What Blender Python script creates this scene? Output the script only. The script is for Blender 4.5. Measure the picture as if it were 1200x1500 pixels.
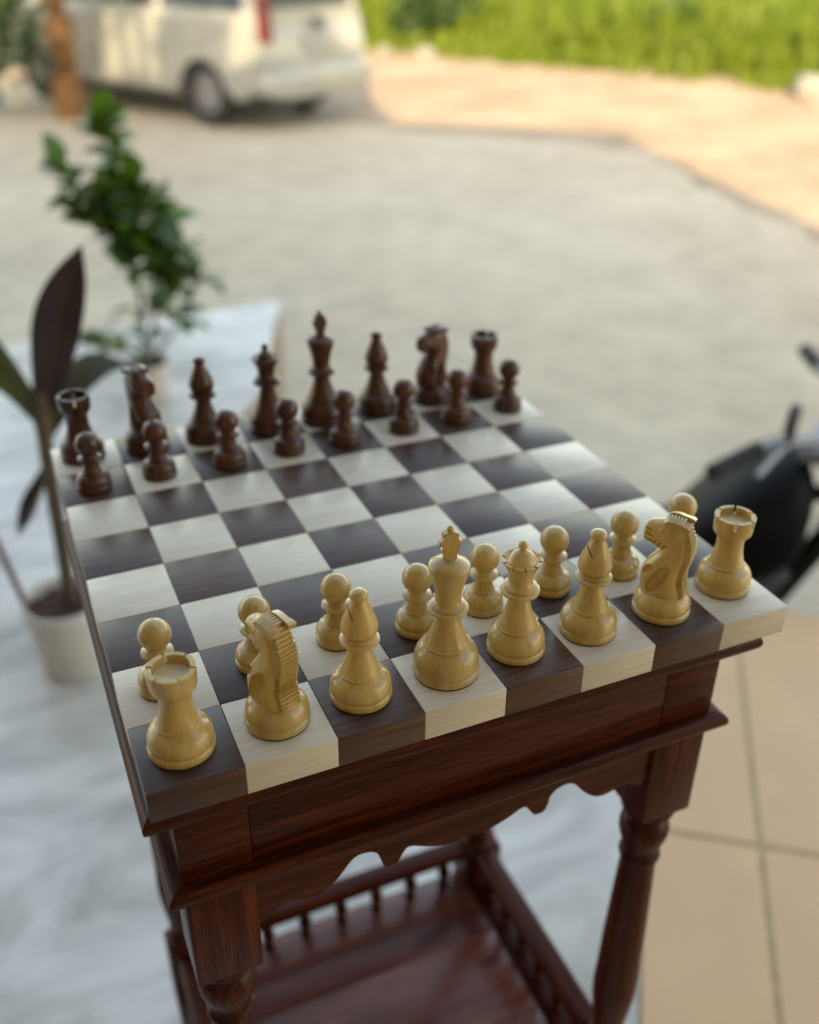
import bpy, bmesh, math, random
from math import sin, cos, pi, radians, atan2, sqrt
from mathutils import Vector, Matrix
import numpy as np

random.seed(7)
rng = np.random.default_rng(11)
for o in list(bpy.data.objects):
    bpy.data.objects.remove(o)
scene = bpy.context.scene
C = scene.collection

# ------------------------------------------------------------------ camera
CAM = Vector((-0.2455, -0.6246, 0.4050))
YAW, PITCH, ROLL = 0.41632, 0.53693, 0.00941
fwd = Vector((sin(YAW)*cos(PITCH), cos(YAW)*cos(PITCH), -sin(PITCH)))
r0 = Vector((cos(YAW), -sin(YAW), 0)); u0 = r0.cross(fwd)
rr = r0*cos(ROLL) + u0*sin(ROLL); uu = -r0*sin(ROLL) + u0*cos(ROLL)
cd = bpy.data.cameras.new('camera'); cam = bpy.data.objects.new('camera', cd); C.objects.link(cam)
cam.matrix_world = Matrix(((rr.x, uu.x, -fwd.x, CAM.x), (rr.y, uu.y, -fwd.y, CAM.y), (rr.z, uu.z, -fwd.z, CAM.z), (0, 0, 0, 1)))
cd.sensor_fit = 'AUTO'; cd.sensor_width = 36.0
cd.lens = 1458.17/1500*36.0
cd.clip_start = 0.02; cd.clip_end = 600
cd.dof.use_dof = True; cd.dof.focus_distance = 0.602; cd.dof.aperture_fstop = 3.25
scene.camera = cam

# ------------------------------------------------------------------ light
SUN_EL = radians(30); SX, SY = 0.43, 0.90
w = bpy.data.worlds.new('World'); scene.world = w; w.use_nodes = True
nt = w.node_tree; nt.nodes.clear()
sky = nt.nodes.new('ShaderNodeTexSky'); sky.sky_type = 'NISHITA'; sky.sun_disc = False
sky.sun_elevation = SUN_EL; sky.sun_rotation = atan2(-SX, -SY)
sky.air_density = 1.0; sky.dust_density = 1.2; sky.ozone_density = 0.7
bg = nt.nodes.new('ShaderNodeBackground'); bg.inputs['Strength'].default_value = 0.15
ow = nt.nodes.new('ShaderNodeOutputWorld')
nt.links.new(sky.outputs[0], bg.inputs[0]); nt.links.new(bg.outputs[0], ow.inputs[0])
sl = bpy.data.lights.new('sun', 'SUN'); sl.energy = 2.0; sl.angle = radians(0.5); sl.color = (1.0, 0.90, 0.76)
so = bpy.data.objects.new('sun', sl); C.objects.link(so)
so.rotation_euler = Vector((SX*cos(SUN_EL), SY*cos(SUN_EL), -sin(SUN_EL))).to_track_quat('-Z', 'Y').to_euler()
so.location = (0, -20, 20)
scene.view_settings.view_transform = 'Standard'; scene.view_settings.look = 'None'
scene.view_settings.gamma = 1.0; scene.view_settings.exposure = 2.15
scene.view_settings.use_white_balance = True; scene.view_settings.white_balance_temperature = 9600; scene.view_settings.white_balance_tint = 10
scene.view_settings.use_curve_mapping = False

# ------------------------------------------------------------------ materials
def mat(name):
    m = bpy.data.materials.new(name); m.use_nodes = True
    t = m.node_tree; b = t.nodes['Principled BSDF']
    return m, t, b
def N(t, typ, **kw):
    n = t.nodes.new(typ)
    for k, v in kw.items(): setattr(n, k, v)
    return n
def ramp(t, stops):
    r = t.nodes.new('ShaderNodeValToRGB'); e = r.color_ramp.elements
    while len(e) < len(stops): e.new(0.5)
    for i, (p, c) in enumerate(stops):
        e[i].position = p; e[i].color = (*c, 1)
    return r
def coords(t, scale, rand=True):
    tc = N(t, 'ShaderNodeTexCoord'); mp = N(t, 'ShaderNodeMapping')
    mp.inputs['Scale'].default_value = scale
    t.links.new(tc.outputs['Object'], mp.inputs['Vector'])
    if rand:
        oi = N(t, 'ShaderNodeObjectInfo'); mu = N(t, 'ShaderNodeMath', operation='MULTIPLY'); mu.inputs[1].default_value = 37.0
        t.links.new(oi.outputs['Random'], mu.inputs[0])
        return mp, mu, oi
    return mp, None, None
def wood(name, dark, mid, light, scale, rough=0.3, coat=0.5, coat_rough=0.12, bump=0.15, vary=0.25, pores=0.3, spec=0.5):
    m, t, b = mat(name); L = t.links.new
    mp, mu, oi = coords(t, scale)
    n1 = N(t, 'ShaderNodeTexNoise', noise_dimensions='4D'); n1.inputs['Scale'].default_value = 1.0; n1.inputs['Detail'].default_value = 5; n1.inputs['Roughness'].default_value = 0.62; n1.inputs['Distortion'].default_value = 0.6
    L(mp.outputs[0], n1.inputs['Vector']); L(mu.outputs[0], n1.inputs['W'])
    n2 = N(t, 'ShaderNodeTexNoise', noise_dimensions='4D'); n2.inputs['Scale'].default_value = 6.0; n2.inputs['Detail'].default_value = 3
    L(mp.outputs[0], n2.inputs['Vector']); L(mu.outputs[0], n2.inputs['W'])
    r = ramp(t, [(0.30, dark), (0.5, mid), (0.70, light)]); L(n1.outputs['Fac'], r.inputs[0])
    r2 = ramp(t, [(0.36, (1-pores,)*3), (0.52, (1, 1, 1))]); L(n2.outputs['Fac'], r2.inputs[0])
    mx = N(t, 'ShaderNodeMix', data_type='RGBA', blend_type='MULTIPLY'); mx.inputs[0].default_value = 1
    L(r.outputs[0], mx.inputs[6]); L(r2.outputs[0], mx.inputs[7])
    hs = N(t, 'ShaderNodeHueSaturation'); mr = N(t, 'ShaderNodeMapRange'); mr.inputs[3].default_value = 1-vary; mr.inputs[4].default_value = 1+vary
    L(oi.outputs['Random'], mr.inputs[0]); L(mr.outputs[0], hs.inputs['Value']); L(mx.outputs[2], hs.inputs['Color'])
    L(hs.outputs[0], b.inputs['Base Color'])
    bp = N(t, 'ShaderNodeBump'); bp.inputs['Strength'].default_value = bump; bp.inputs['Distance'].default_value = 0.0006
    L(n2.outputs['Fac'], bp.inputs['Height']); L(bp.outputs[0], b.inputs['Normal'])
    rg = N(t, 'ShaderNodeMapRange'); rg.inputs[3].default_value = rough-0.07; rg.inputs[4].default_value = rough+0.10
    L(n1.outputs['Fac'], rg.inputs[0]); L(rg.outputs[0], b.inputs['Roughness'])
    b.inputs['Coat Weight'].default_value = coat; b.inputs['Coat Roughness'].default_value = coat_rough
    b.inputs['Specular IOR Level'].default_value = spec
    return m
def plain(name, col, rough=0.5, metal=0.0, coat=0.0, vary=0.12, scale=8.0, bump=0.0, bdist=0.005, spec=0.5):
    m, t, b = mat(name); L = t.links.new
    mp, mu, oi = coords(t, (1, 1, 1))
    n = N(t, 'ShaderNodeTexNoise', noise_dimensions='4D'); n.inputs['Scale'].default_value = scale; n.inputs['Detail'].default_value = 5; n.inputs['Roughness'].default_value = 0.6
    L(mp.outputs[0], n.inputs['Vector']); L(mu.outputs[0], n.inputs['W'])
    r = ramp(t, [(0.3, tuple(c*(1-vary) for c in col)), (0.7, tuple(min(1, c*(1+vary)) for c in col))])
    L(n.outputs['Fac'], r.inputs[0]); L(r.outputs[0], b.inputs['Base Color'])
    b.inputs['Roughness'].default_value = rough; b.inputs['Metallic'].default_value = metal; b.inputs['Coat Weight'].default_value = coat
    b.inputs['Specular IOR Level'].default_value = spec
    if bump:
        bp = N(t, 'ShaderNodeBump'); bp.inputs['Strength'].default_value = bump; bp.inputs['Distance'].default_value = bdist
        L(n.outputs['Fac'], bp.inputs['Height']); L(bp.outputs[0], b.inputs['Normal'])
    return m
def leafmat(name, c1, c2, rough=0.4, trans=0.35, tcol=None):
    m, t, b = mat(name); L = t.links.new
    mp, mu, oi = coords(t, (1, 1, 1))
    n = N(t, 'ShaderNodeTexNoise', noise_dimensions='4D'); n.inputs['Scale'].default_value = 7.0; n.inputs['Detail'].default_value = 4
    L(mp.outputs[0], n.inputs['Vector']); L(mu.outputs[0], n.inputs['W'])
    ad = N(t, 'ShaderNodeMath', operation='ADD'); sc = N(t, 'ShaderNodeMath', operation='MULTIPLY_ADD'); sc.inputs[1].default_value = 0.5; sc.inputs[2].default_value = -0.25
    L(oi.outputs['Random'], sc.inputs[0]); L(sc.outputs[0], ad.inputs[0]); L(n.outputs['Fac'], ad.inputs[1])
    r = ramp(t, [(0.3, c1), (0.72, c2)]); L(ad.outputs[0], r.inputs[0]); L(r.outputs[0], b.inputs['Base Color'])
    b.inputs['Roughness'].default_value = rough
    tr = N(t, 'ShaderNodeBsdfTranslucent'); ms = N(t, 'ShaderNodeMixShader'); ms.inputs[0].default_value = trans
    if tcol: tr.inputs[0].default_value = (*tcol, 1)
    else: L(r.outputs[0], tr.inputs[0])
    out = t.nodes['Material Output']
    L(b.outputs[0], ms.inputs[1]); L(tr.outputs[0], ms.inputs[2]); L(ms.outputs[0], out.inputs[0])
    return m

M = {}
M['maple'] = wood('maple', (0.63, 0.54, 0.405), (0.70, 0.61, 0.47), (0.76, 0.68, 0.545), (12, 260, 260), rough=0.45, coat=0.6, coat_rough=0.33, vary=0.09, pores=0.13, spec=0.4)
M['sheesham'] = wood('sheesham', (0.030, 0.011, 0.005), (0.074, 0.029, 0.014), (0.140, 0.064, 0.034), (13, 280, 280), rough=0.5, coat=0.55, coat_rough=0.33, vary=0.25, pores=0.45, spec=0.3)
M['boxwood'] = wood('boxwood', (0.46, 0.285, 0.080), (0.56, 0.365, 0.115), (0.63, 0.43, 0.15), (150, 150, 22), rough=0.36, coat=0.8, coat_rough=0.09, bump=0.06, vary=0.10, pores=0.08, spec=0.3)
M['rosewood'] = wood('rosewood', (0.040, 0.011, 0.004), (0.092, 0.028, 0.010), (0.15, 0.050, 0.017), (180, 180, 25), spec=0.3, rough=0.34, coat=0.45, coat_rough=0.2, bump=0.05, vary=0.15, pores=0.25)
M['table_x'] = wood('mahogany_long', (0.014, 0.0026, 0.0010), (0.062, 0.0098, 0.0032), (0.135, 0.026, 0.0080), (9, 190, 190), rough=0.45, coat=0.22, coat_rough=0.12, vary=0.16, pores=0.55, bump=0.35, spec=0.08)
M['table_y'] = wood('mahogany_deep', (0.014, 0.0026, 0.0010), (0.062, 0.0098, 0.0032), (0.135, 0.026, 0.0080), (190, 9, 190), rough=0.45, coat=0.22, coat_rough=0.12, vary=0.16, pores=0.55, bump=0.35, spec=0.08)
M['table_z'] = wood('mahogany_upright', (0.016, 0.0030, 0.0011), (0.066, 0.0108, 0.0036), (0.14, 0.028, 0.0085), (190, 190, 9), rough=0.45, coat=0.22, coat_rough=0.12, vary=0.12, pores=0.5, bump=0.35, spec=0.08)
M['shelf'] = wood('mahogany_shelf_skylit', (0.070, 0.014, 0.008), (0.155, 0.036, 0.020), (0.24, 0.070, 0.040), (4, 30, 30), rough=0.34, coat=0.6, coat_rough=0.22, vary=0.1, pores=0.3, spec=0.2)  # mahogany lightened and reddened to carry the sky's reflection on the shelf
M['felt'] = plain('green_felt', (0.015, 0.03, 0.018), rough=0.95, scale=300)
M['ceramic'] = plain('white_pot_plastic', (0.62, 0.56, 0.50), rough=0.4, vary=0.05, scale=4)
M['soil'] = plain('soil', (0.07, 0.032, 0.02), rough=0.95, vary=0.4, scale=60, bump=0.8)
M['canna'] = leafmat('maroon_leaf', (0.020, 0.011, 0.010), (0.040, 0.020, 0.017), rough=0.35, trans=0.12)
M['canna_green'] = leafmat('bronze_green_leaf', (0.035, 0.035, 0.010), (0.07, 0.075, 0.016), rough=0.4, trans=0.25)
M['canna_stem'] = plain('bronze_stem', (0.085, 0.058, 0.030), rough=0.5, vary=0.3, scale=20)
M['maroon_stem'] = plain('maroon_stem', (0.11, 0.013, 0.016), rough=0.5, vary=0.3, scale=20)
M['bush'] = leafmat('glossy_leaf', (0.026, 0.085, 0.022), (0.14, 0.27, 0.045), rough=0.30, trans=0.35, tcol=(0.10, 0.17, 0.01))
M['stem'] = plain('twig', (0.06, 0.045, 0.03), rough=0.8, scale=30)
M['crown'] = leafmat('tree_leaf', (0.03, 0.06, 0.015), (0.08, 0.12, 0.03), rough=0.5, trans=0.3)
M['grass'] = leafmat('weeds', (0.11, 0.17, 0.014), (0.21, 0.27, 0.028), rough=0.6, trans=0.4)
M['shrub'] = leafmat('shrub_leaf', (0.035, 0.08, 0.018), (0.09, 0.16, 0.03), rough=0.55, trans=0.35)
M['bark'] = plain('bark', (0.22, 0.105, 0.040), rough=0.9, vary=0.35, scale=6, bump=0.7, bdist=0.02)
M['rock'] = plain('rock', (0.27, 0.25, 0.22), rough=0.9, vary=0.25, scale=4, bump=0.6, bdist=0.03)
M['plaster'] = plain('house_plaster', (0.27, 0.20, 0.135), rough=0.85, vary=0.08, scale=3)
M['ceiling'] = plain('porch_ceiling', (0.34, 0.27, 0.20), rough=0.85, vary=0.08, scale=3)
M['van'] = plain('van_paint', (0.30, 0.305, 0.275), rough=0.28, vary=0.03, coat=0.6, scale=2)
M['glass'] = plain('dark_glass', (0.02, 0.022, 0.025), rough=0.06, vary=0.05)
M['rubber'] = plain('rubber', (0.02, 0.02, 0.021), rough=0.8, vary=0.2, scale=15)
M['alloy'] = plain('alloy', (0.30, 0.30, 0.31), rough=0.4, metal=0.6, vary=0.1)
M['taillight'] = plain('tail_lamp_red', (0.15, 0.008, 0.014), rough=0.15, coat=0.8)
M['blacktrim'] = plain('black_plastic', (0.015, 0.015, 0.016), rough=0.5)
M['blackpaint'] = plain('black_paint', (0.006, 0.0065, 0.009), rough=0.5, spec=0.15)
M['vinyl'] = plain('black_vinyl', (0.006, 0.0065, 0.009), rough=0.55, spec=0.15)
M['chrome'] = plain('chrome', (0.24, 0.255, 0.27), rough=0.45, metal=0.8, vary=0.05)
M['engine'] = plain('cast_alloy', (0.20, 0.20, 0.21), rough=0.5, metal=0.5, vary=0.2, scale=12)
M['plate'] = plain('number_plate', (0.30, 0.30, 0.28), rough=0.4, vary=0.03)
M['emblem'] = plain('grey_emblem', (0.16, 0.16, 0.18), rough=0.3, metal=0.7)

def marble():
    m, t, b = mat('marble'); L = t.links.new
    mp, mu, oi = coords(t, (1, 1, 1))
    mp.inputs['Rotation'].default_value = (0, 0, radians(-28)); mp.inputs['Scale'].default_value = (3.2, 6.5, 4.0)
    n = N(t, 'ShaderNodeTexNoise'); n.inputs['Scale'].default_value = 1.0; n.inputs['Detail'].default_value = 7; n.inputs['Roughness'].default_value = 0.6; n.inputs['Distortion'].default_value = 1.2
    L(mp.outputs[0], n.inputs['Vector'])
    r = ramp(t, [(0.30, (0.40, 0.39, 0.365)), (0.46, (0.58, 0.56, 0.515)), (0.62, (0.78, 0.755, 0.70))])
    L(n.outputs['Fac'], r.inputs[0])
    mp2, _, _ = coords(t, (1.3, 1.3, 1.3), False)
    n2 = N(t, 'ShaderNodeTexNoise'); n2.inputs['Scale'].default_value = 1.6; n2.inputs['Detail'].default_value = 4
    L(mp2.outputs[0], n2.inputs['Vector'])
    r2 = ramp(t, [(0.38, (0.80, 0.78, 0.74)), (0.6, (1, 1, 1))]); L(n2.outputs['Fac'], r2.inputs[0])
    mx = N(t, 'ShaderNodeMix', data_type='RGBA', blend_type='MULTIPLY'); mx.inputs[0].default_value = 1
    L(r.outputs[0], mx.inputs[6]); L(r2.outputs[0], mx.inputs[7]); L(mx.outputs[2], b.inputs['Base Color'])
    b.inputs['Roughness'].default_value = 0.22
    return m
M['marble'] = marble()
def tilemat():
    m = plain('tan_tile', (0.74, 0.46, 0.25), rough=0.42, vary=0.11, scale=3)
    return m
M['tile'] = tilemat()
M['grout'] = plain('grout', (0.50, 0.335, 0.18), rough=0.9, vary=0.2, scale=30)
def groundmat(name, c1, c2, c3, s1, s2, bump):
    m, t, b = mat(name); L = t.links.new
    mp, _, _ = coords(t, (1, 1, 1), False)
    n = N(t, 'ShaderNodeTexNoise'); n.inputs['Scale'].default_value = s1; n.inputs['Detail'].default_value = 8; n.inputs['Roughness'].default_value = 0.65
    n2 = N(t, 'ShaderNodeTexNoise'); n2.inputs['Scale'].default_value = s2; n2.inputs['Detail'].default_value = 6; n2.inputs['Roughness'].default_value = 0.7
    L(mp.outputs[0], n.inputs['Vector']); L(mp.outputs[0], n2.inputs['Vector'])
    r = ramp(t, [(0.32, c1), (0.5, c2), (0.68, c3)]); L(n.outputs['Fac'], r.inputs[0])
    r2 = ramp(t, [(0.3, (0.75,)*3), (0.6, (1.05,)*3)]); L(n2.outputs['Fac'], r2.inputs[0])
    mx = N(t, 'ShaderNodeMix', data_type='RGBA', blend_type='MULTIPLY'); mx.inputs[0].default_value = 1
    L(r.outputs[0], mx.inputs[6]); L(r2.outputs[0], mx.inputs[7]); L(mx.outputs[2], b.inputs['Base Color'])
    b.inputs['Roughness'].default_value = 0.9
    bp = N(t, 'ShaderNodeBump'); bp.inputs['Strength'].default_value = bump; bp.inputs['Distance'].default_value = 0.02
    L(n2.outputs['Fac'], bp.inputs['Height']); L(bp.outputs[0], b.inputs['Normal'])
    return m
M['concrete'] = groundmat('concrete', (0.48, 0.40, 0.285), (0.55, 0.465, 0.34), (0.61, 0.525, 0.395), 0.45, 5, 0.3)
M['dirt'] = groundmat('sandy_dirt', (0.30, 0.205, 0.125), (0.38, 0.28, 0.185), (0.46, 0.36, 0.255), 0.9, 6, 0.6)

# ------------------------------------------------------------------ mesh helpers
def finish(name, bm, material, parent=None, smooth=None, loc=None, rot=None):
    bmesh.ops.recalc_face_normals(bm, faces=bm.faces)
    me = bpy.data.meshes.new(name); bm.to_mesh(me); bm.free()
    return link(name, me, material, parent, smooth, loc, rot)
def link(name, me, material, parent=None, smooth=None, loc=None, rot=None):
    if material is not None and not me.materials:
        me.materials.append(M[material] if isinstance(material, str) else material)
    if smooth is not None:
        me.shade_smooth(); me.set_sharp_from_angle(angle=radians(smooth))
    o = bpy.data.objects.new(name, me); C.objects.link(o); o.parent = parent
    if loc is not None: o.location = loc
    if rot is not None: o.rotation_euler = rot
    return o
def thing(name, label, cat, loc=(0, 0, 0), rz=0.0, group=None):
    o = bpy.data.objects.new(name, None); C.objects.link(o); o.location = loc; o.rotation_euler = (0, 0, rz)
    o.empty_display_size = 0.02
    return tag(o, label, cat, group)
def tag(o, label, cat, group=None):
    o['label'] = label; o['category'] = cat
    if group: o['group'] = group
    return o
def struct(o): o['kind'] = 'structure'; return o
def box(bm, x0, x1, y0, y1, z0, z1, bev=0.0, seg=2, mtx=None):
    vs = [bm.verts.new(v) for v in [(x0,y0,z0),(x1,y0,z0),(x1,y1,z0),(x0,y1,z0),(x0,y0,z1),(x1,y0,z1),(x1,y1,z1),(x0,y1,z1)]]
    fs = [bm.faces.new([vs[i] for i in f]) for f in [(0,3,2,1),(4,5,6,7),(0,1,5,4),(1,2,6,5),(2,3,7,6),(3,0,4,7)]]
    if mtx is not None: bmesh.ops.transform(bm, matrix=mtx, verts=vs)
    if bev > 0:
        es = list({e for f in fs for e in f.edges})
        bmesh.ops.bevel(bm, geom=es, offset=bev, segments=seg, affect='EDGES', profile=0.5)
def obox(name, material, parent, x0, x1, y0, y1, z0, z1, bev=0.001, seg=2, smooth=40, **kw):
    # box whose object origin sits at its centre (good for wood coordinates)
    cx, cy, cz = (x0+x1)/2, (y0+y1)/2, (z0+z1)/2
    bm = bmesh.new(); box(bm, x0-cx, x1-cx, y0-cy, y1-cy, z0-cz, z1-cz, bev, seg)
    return finish(name, bm, material, parent, smooth, loc=(cx, cy, cz), **kw)
def lathe(bm, prof, seg=48, mod=None, center=(0, 0)):
    # prof: list of (r, z); mod(theta, i) -> radius factor
    rings = []
    for i, (r, z) in enumerate(prof):
        if r < 1e-7: rings.append([bm.verts.new((center[0], center[1], z))]); continue
        ring = []
        for k in range(seg):
            a = 2*pi*k/seg; q = r*(mod(a, i) if mod else 1)
            ring.append(bm.verts.new((center[0]+q*cos(a), center[1]+q*sin(a), z)))
        rings.append(ring)
    for a, b in zip(rings, rings[1:]):
        if len(a) == 1 and len(b) == 1: continue
        for k in range(seg):
            k2 = (k+1) % seg
            if len(a) == 1: bm.faces.new((a[0], b[k], b[k2]))
            elif len(b) == 1: bm.faces.new((a[k], b[0], a[k2]))
            else: bm.faces.new((a[k], a[k2], b[k2], b[k]))
def spline(pts, n=6):
    # Catmull-Rom through the points
    out = []
    P = [pts[0]] + list(pts) + [pts[-1]]
    for i in range(1, len(P)-2):
        p0, p1, p2, p3 = [np.array(P[i+k], float) for k in (-1, 0, 1, 2)]
        for s in range(n):
            t = s/n
            out.append(tuple(0.5*((2*p1)+(-p0+p2)*t+(2*p0-5*p1+4*p2-p3)*t*t+(-p0+3*p1-3*p2+p3)*t**3)))
    out.append(tuple(pts[-1]))
    return out
def tube(bm, pts, rad, seg=10, cap=True):
    pts = [Vector(p) for p in pts]; rads = rad if isinstance(rad, (list, tuple)) else [rad]*len(pts)
    rings = []; up = Vector((0, 0, 1))
    for i, p in enumerate(pts):
        d = (pts[min(i+1, len(pts)-1)] - pts[max(i-1, 0)]).normalized()
        s = d.cross(up)
        if s.length < 1e-3: s = d.cross(Vector((1, 0, 0)))
        s.normalize(); u = s.cross(d)
        rings.append([bm.verts.new(p + s*rads[i]*cos(2*pi*k/seg) + u*rads[i]*sin(2*pi*k/seg)) for k in range(seg)])
    for a, b in zip(rings, rings[1:]):
        for k in range(seg): bm.faces.new((a[k], a[(k+1) % seg], b[(k+1) % seg], b[k]))
    if cap:
        bm.faces.new(list(reversed(rings[0]))); bm.faces.new(rings[-1])
def loft(bm, sections, cap=True):
    rings = [[bm.verts.new(v) for v in s] for s in sections]
    n = len(rings[0])
    for a, b in zip(rings, rings[1:]):
        for k in range(n): bm.faces.new((a[k], a[(k+1) % n], b[(k+1) % n], b[k]))
    if cap:
        bm.faces.new(list(reversed(rings[0]))); bm.faces.new(rings[-1])
def prism(bm, poly, a0, a1, axis='y'):
    # extrude a 2-D polygon (u,v): axis y -> (u, a, v); z -> (u, v, a); x -> (a, u, v)
    f = {'y': lambda u, v, a: (u, a, v), 'z': lambda u, v, a: (u, v, a), 'x': lambda u, v, a: (a, u, v)}[axis]
    A = [bm.verts.new(f(u, v, a0)) for u, v in poly]; B = [bm.verts.new(f(u, v, a1)) for u, v in poly]
    fa = bm.faces.new(A); fb = bm.faces.new(list(reversed(B)))
    n = len(poly)
    for k in range(n): bm.faces.new((A[k], B[k], B[(k+1) % n], A[(k+1) % n]))
    return fa, fb
def ball(bm, c, r, sx=1, sy=1, sz=1, u=16, v=10):
    bmesh.ops.create_uvsphere(bm, u_segments=u, v_segments=v, radius=r, matrix=Matrix.Translation(c) @ Matrix.Diagonal((sx, sy, sz, 1)))
def boolean_cut(me, cutter_bm, name):
    cm = bpy.data.meshes.new('cut'); bmesh.ops.recalc_face_normals(cutter_bm, faces=cutter_bm.faces); cutter_bm.to_mesh(cm); cutter_bm.free()
    a = bpy.data.objects.new('cut_a', me); b = bpy.data.objects.new('cut_b', cm); C.objects.link(a); C.objects.link(b)
    md = a.modifiers.new('b', 'BOOLEAN'); md.operation = 'DIFFERENCE'; md.object = b; md.solver = 'EXACT'; md.use_self = True
    dg = bpy.context.evaluated_depsgraph_get(); dg.update()
    res = bpy.data.meshes.new_from_object(a.evaluated_get(dg)); res.name = name
    bpy.data.objects.remove(a); bpy.data.objects.remove(b)
    return res
def copy_tree(o, parent=None):
    c = o.copy(); C.objects.link(c); c.parent = parent
    for ch in list(o.children): copy_tree(ch, c)
    return c

# ------------------------------------------------------------------ setting
GZ = -1.5          # driveway level
FZ = -0.8          # porch floor level
NX, NY = 0.583, 0.8125      # outward direction of the porch
LX, LY = 0.8125, -0.583     # along the porch edge
def P(n, l): return (n*NX + l*LX, n*NY + l*LY)
bm = bmesh.new()
gs = 40
def gz(x, y):
    n, l = x*NX+y*NY, x*LX+y*LY
    return GZ - 0.006 + 0.02*max(0, n-12) + 0.03*sin(x*0.9)*sin(y*0.7)*min(1, max(0, (n-10.5)/4))
vs = [[bm.verts.new((-60+200*i/gs*1.0-20, -40+200*j/gs, 0)) for j in range(gs+1)] for i in range(gs+1)]
for i in range(gs):
    for j in range(gs): bm.faces.new((vs[i][j], vs[i+1][j], vs[i+1][j+1], vs[i][j+1]))
bmesh.ops.subdivide_edges(bm, edges=[e for e in bm.edges if all(abs(v.co.x-8) < 22 and 0 < v.co.y < 34 for v in e.verts)], cuts=5, use_grid_fill=True)
for v in bm.verts: v.co.z = gz(v.co.x, v.co.y)
struct(finish('ground', bm, 'dirt', smooth=60))
# driveway: concrete apron, its outer edge wandering against the dirt
edge = spline([(-14, 26), (-6, 20), (-1, 15.5), (2.2, 12.8), (3.1, 11.0), (3.85, 10.0), (4.8, 8.8), (5.65, 7.8), (5.85, 7.1), (5.4, 6.0), (5.2, 4.7), (5.0, 2.0), (5.2, -4), (5.0, -14)], 5)
edge = [(x+random.uniform(-.13, .13), y+random.uniform(-.13, .13)) for x, y in edge]
bm = bmesh.new()
f = bm.faces.new([bm.verts.new((x, y, GZ)) for x, y in [(-14, -14)] + list(edge)])
bmesh.ops.triangulate(bm, faces=[f])
for v in list(bm.verts): pass
struct(finish('driveway', bm, 'concrete'))
# porch plinth (marble wing and tiled strip)
ML = 0.303; TN = 1.112
outline = [P(-1.2, 2.2), P(TN, 2.2), P(TN, ML), P(TN, -0.86), (0.45, 2.05), (0.742, 2.803), (-0.24, 2.70), (-5.0, 2.50), P(-1.2, -5.6)]
bm = bmesh.new(); prism(bm, outline, GZ-0.05, FZ-0.022, 'z'); struct(finish('porch_plinth', bm, 'plaster'))
mar = [P(-1.2, ML-0.002), P(TN, ML-0.002), P(TN, -0.86), (0.45, 2.05), (0.742, 2.803), (-0.24, 2.70), (-5.0, 2.50), P(-1.2, -5.6)]
bm = bmesh.new(); prism(bm, mar, FZ-0.0215, FZ, 'z'); struct(finish('porch_floor', bm, 'marble'))
bm = bmesh.new(); prism(bm, [P(-1.2, ML), P(TN, ML), P(TN, 2.2), P(-1.2, 2.2)], FZ-0.0215, FZ-0.0018, 'z')
grout = struct(finish('tiled_floor', bm, 'grout'))
ls = [ML+0.002, 0.478, 1.11, 1.742, 2.2]; nsn = [-1.2, -0.785, -0.153, 0.479, TN]
for i in range(4):
    for j in range(4):
        l0, l1, n0, n1 = ls[i]+(.005 if i else 0), ls[i+1]-.005, nsn[j]+.005, nsn[j+1]-.005
        c = P((n0+n1)/2, (l0+l1)/2)
        bm = bmesh.new(); box(bm, -(l1-l0)/2, (l1-l0)/2, -(n1-n0)/2, (n1-n0)/2, -0.006, 0.0, 0.0015, 1)
        finish('tile', bm, 'tile', grout, loc=(c[0], c[1], FZ), rot=(0, 0, atan2(LY, LX)))
# the house whose shade the table stands in (behind and above the camera)
house = thing('house', 'plastered house with a flat porch canopy shading the table', 'house', (*P(-1.2, 0), GZ), atan2(LY, LX))
def hbox(name, m, l0, l1, n0, n1, z0, z1, bev=0.01):
    return obox(name, m, house, l0, l1, n0+1.2, n1+1.2, z0-GZ, z1-GZ, bev, 1)
hbox('wall', 'plaster', -8, 2.1, -5, -1.21, GZ, 4.9)
hbox('roof', 'plaster', -8.2, 2.2, -5.2, -1.1, 4.9, 5.38)
hbox('canopy', 'ceiling', -4.2, 1.9, -1.2, -0.10, 2.0, 2.15)
bm = bmesh.new(); prism(bm, [(2.11, 0.0), (3.7, 0.0), (3.7, 3.58), (2.11, 6.88)], -3.8, -0.02, 'y'); bmesh.ops.translate(bm, verts=bm.verts, vec=(0, 0, 0)); finish('added_shade_wing', bm, 'plaster', house)  # added unseen sloped wing, shaped so its shadow follows the driveway edge
dr = hbox('door', 'table_z', -1.6, -0.7, -1.205, -1.16, FZ, 1.25); 

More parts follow.
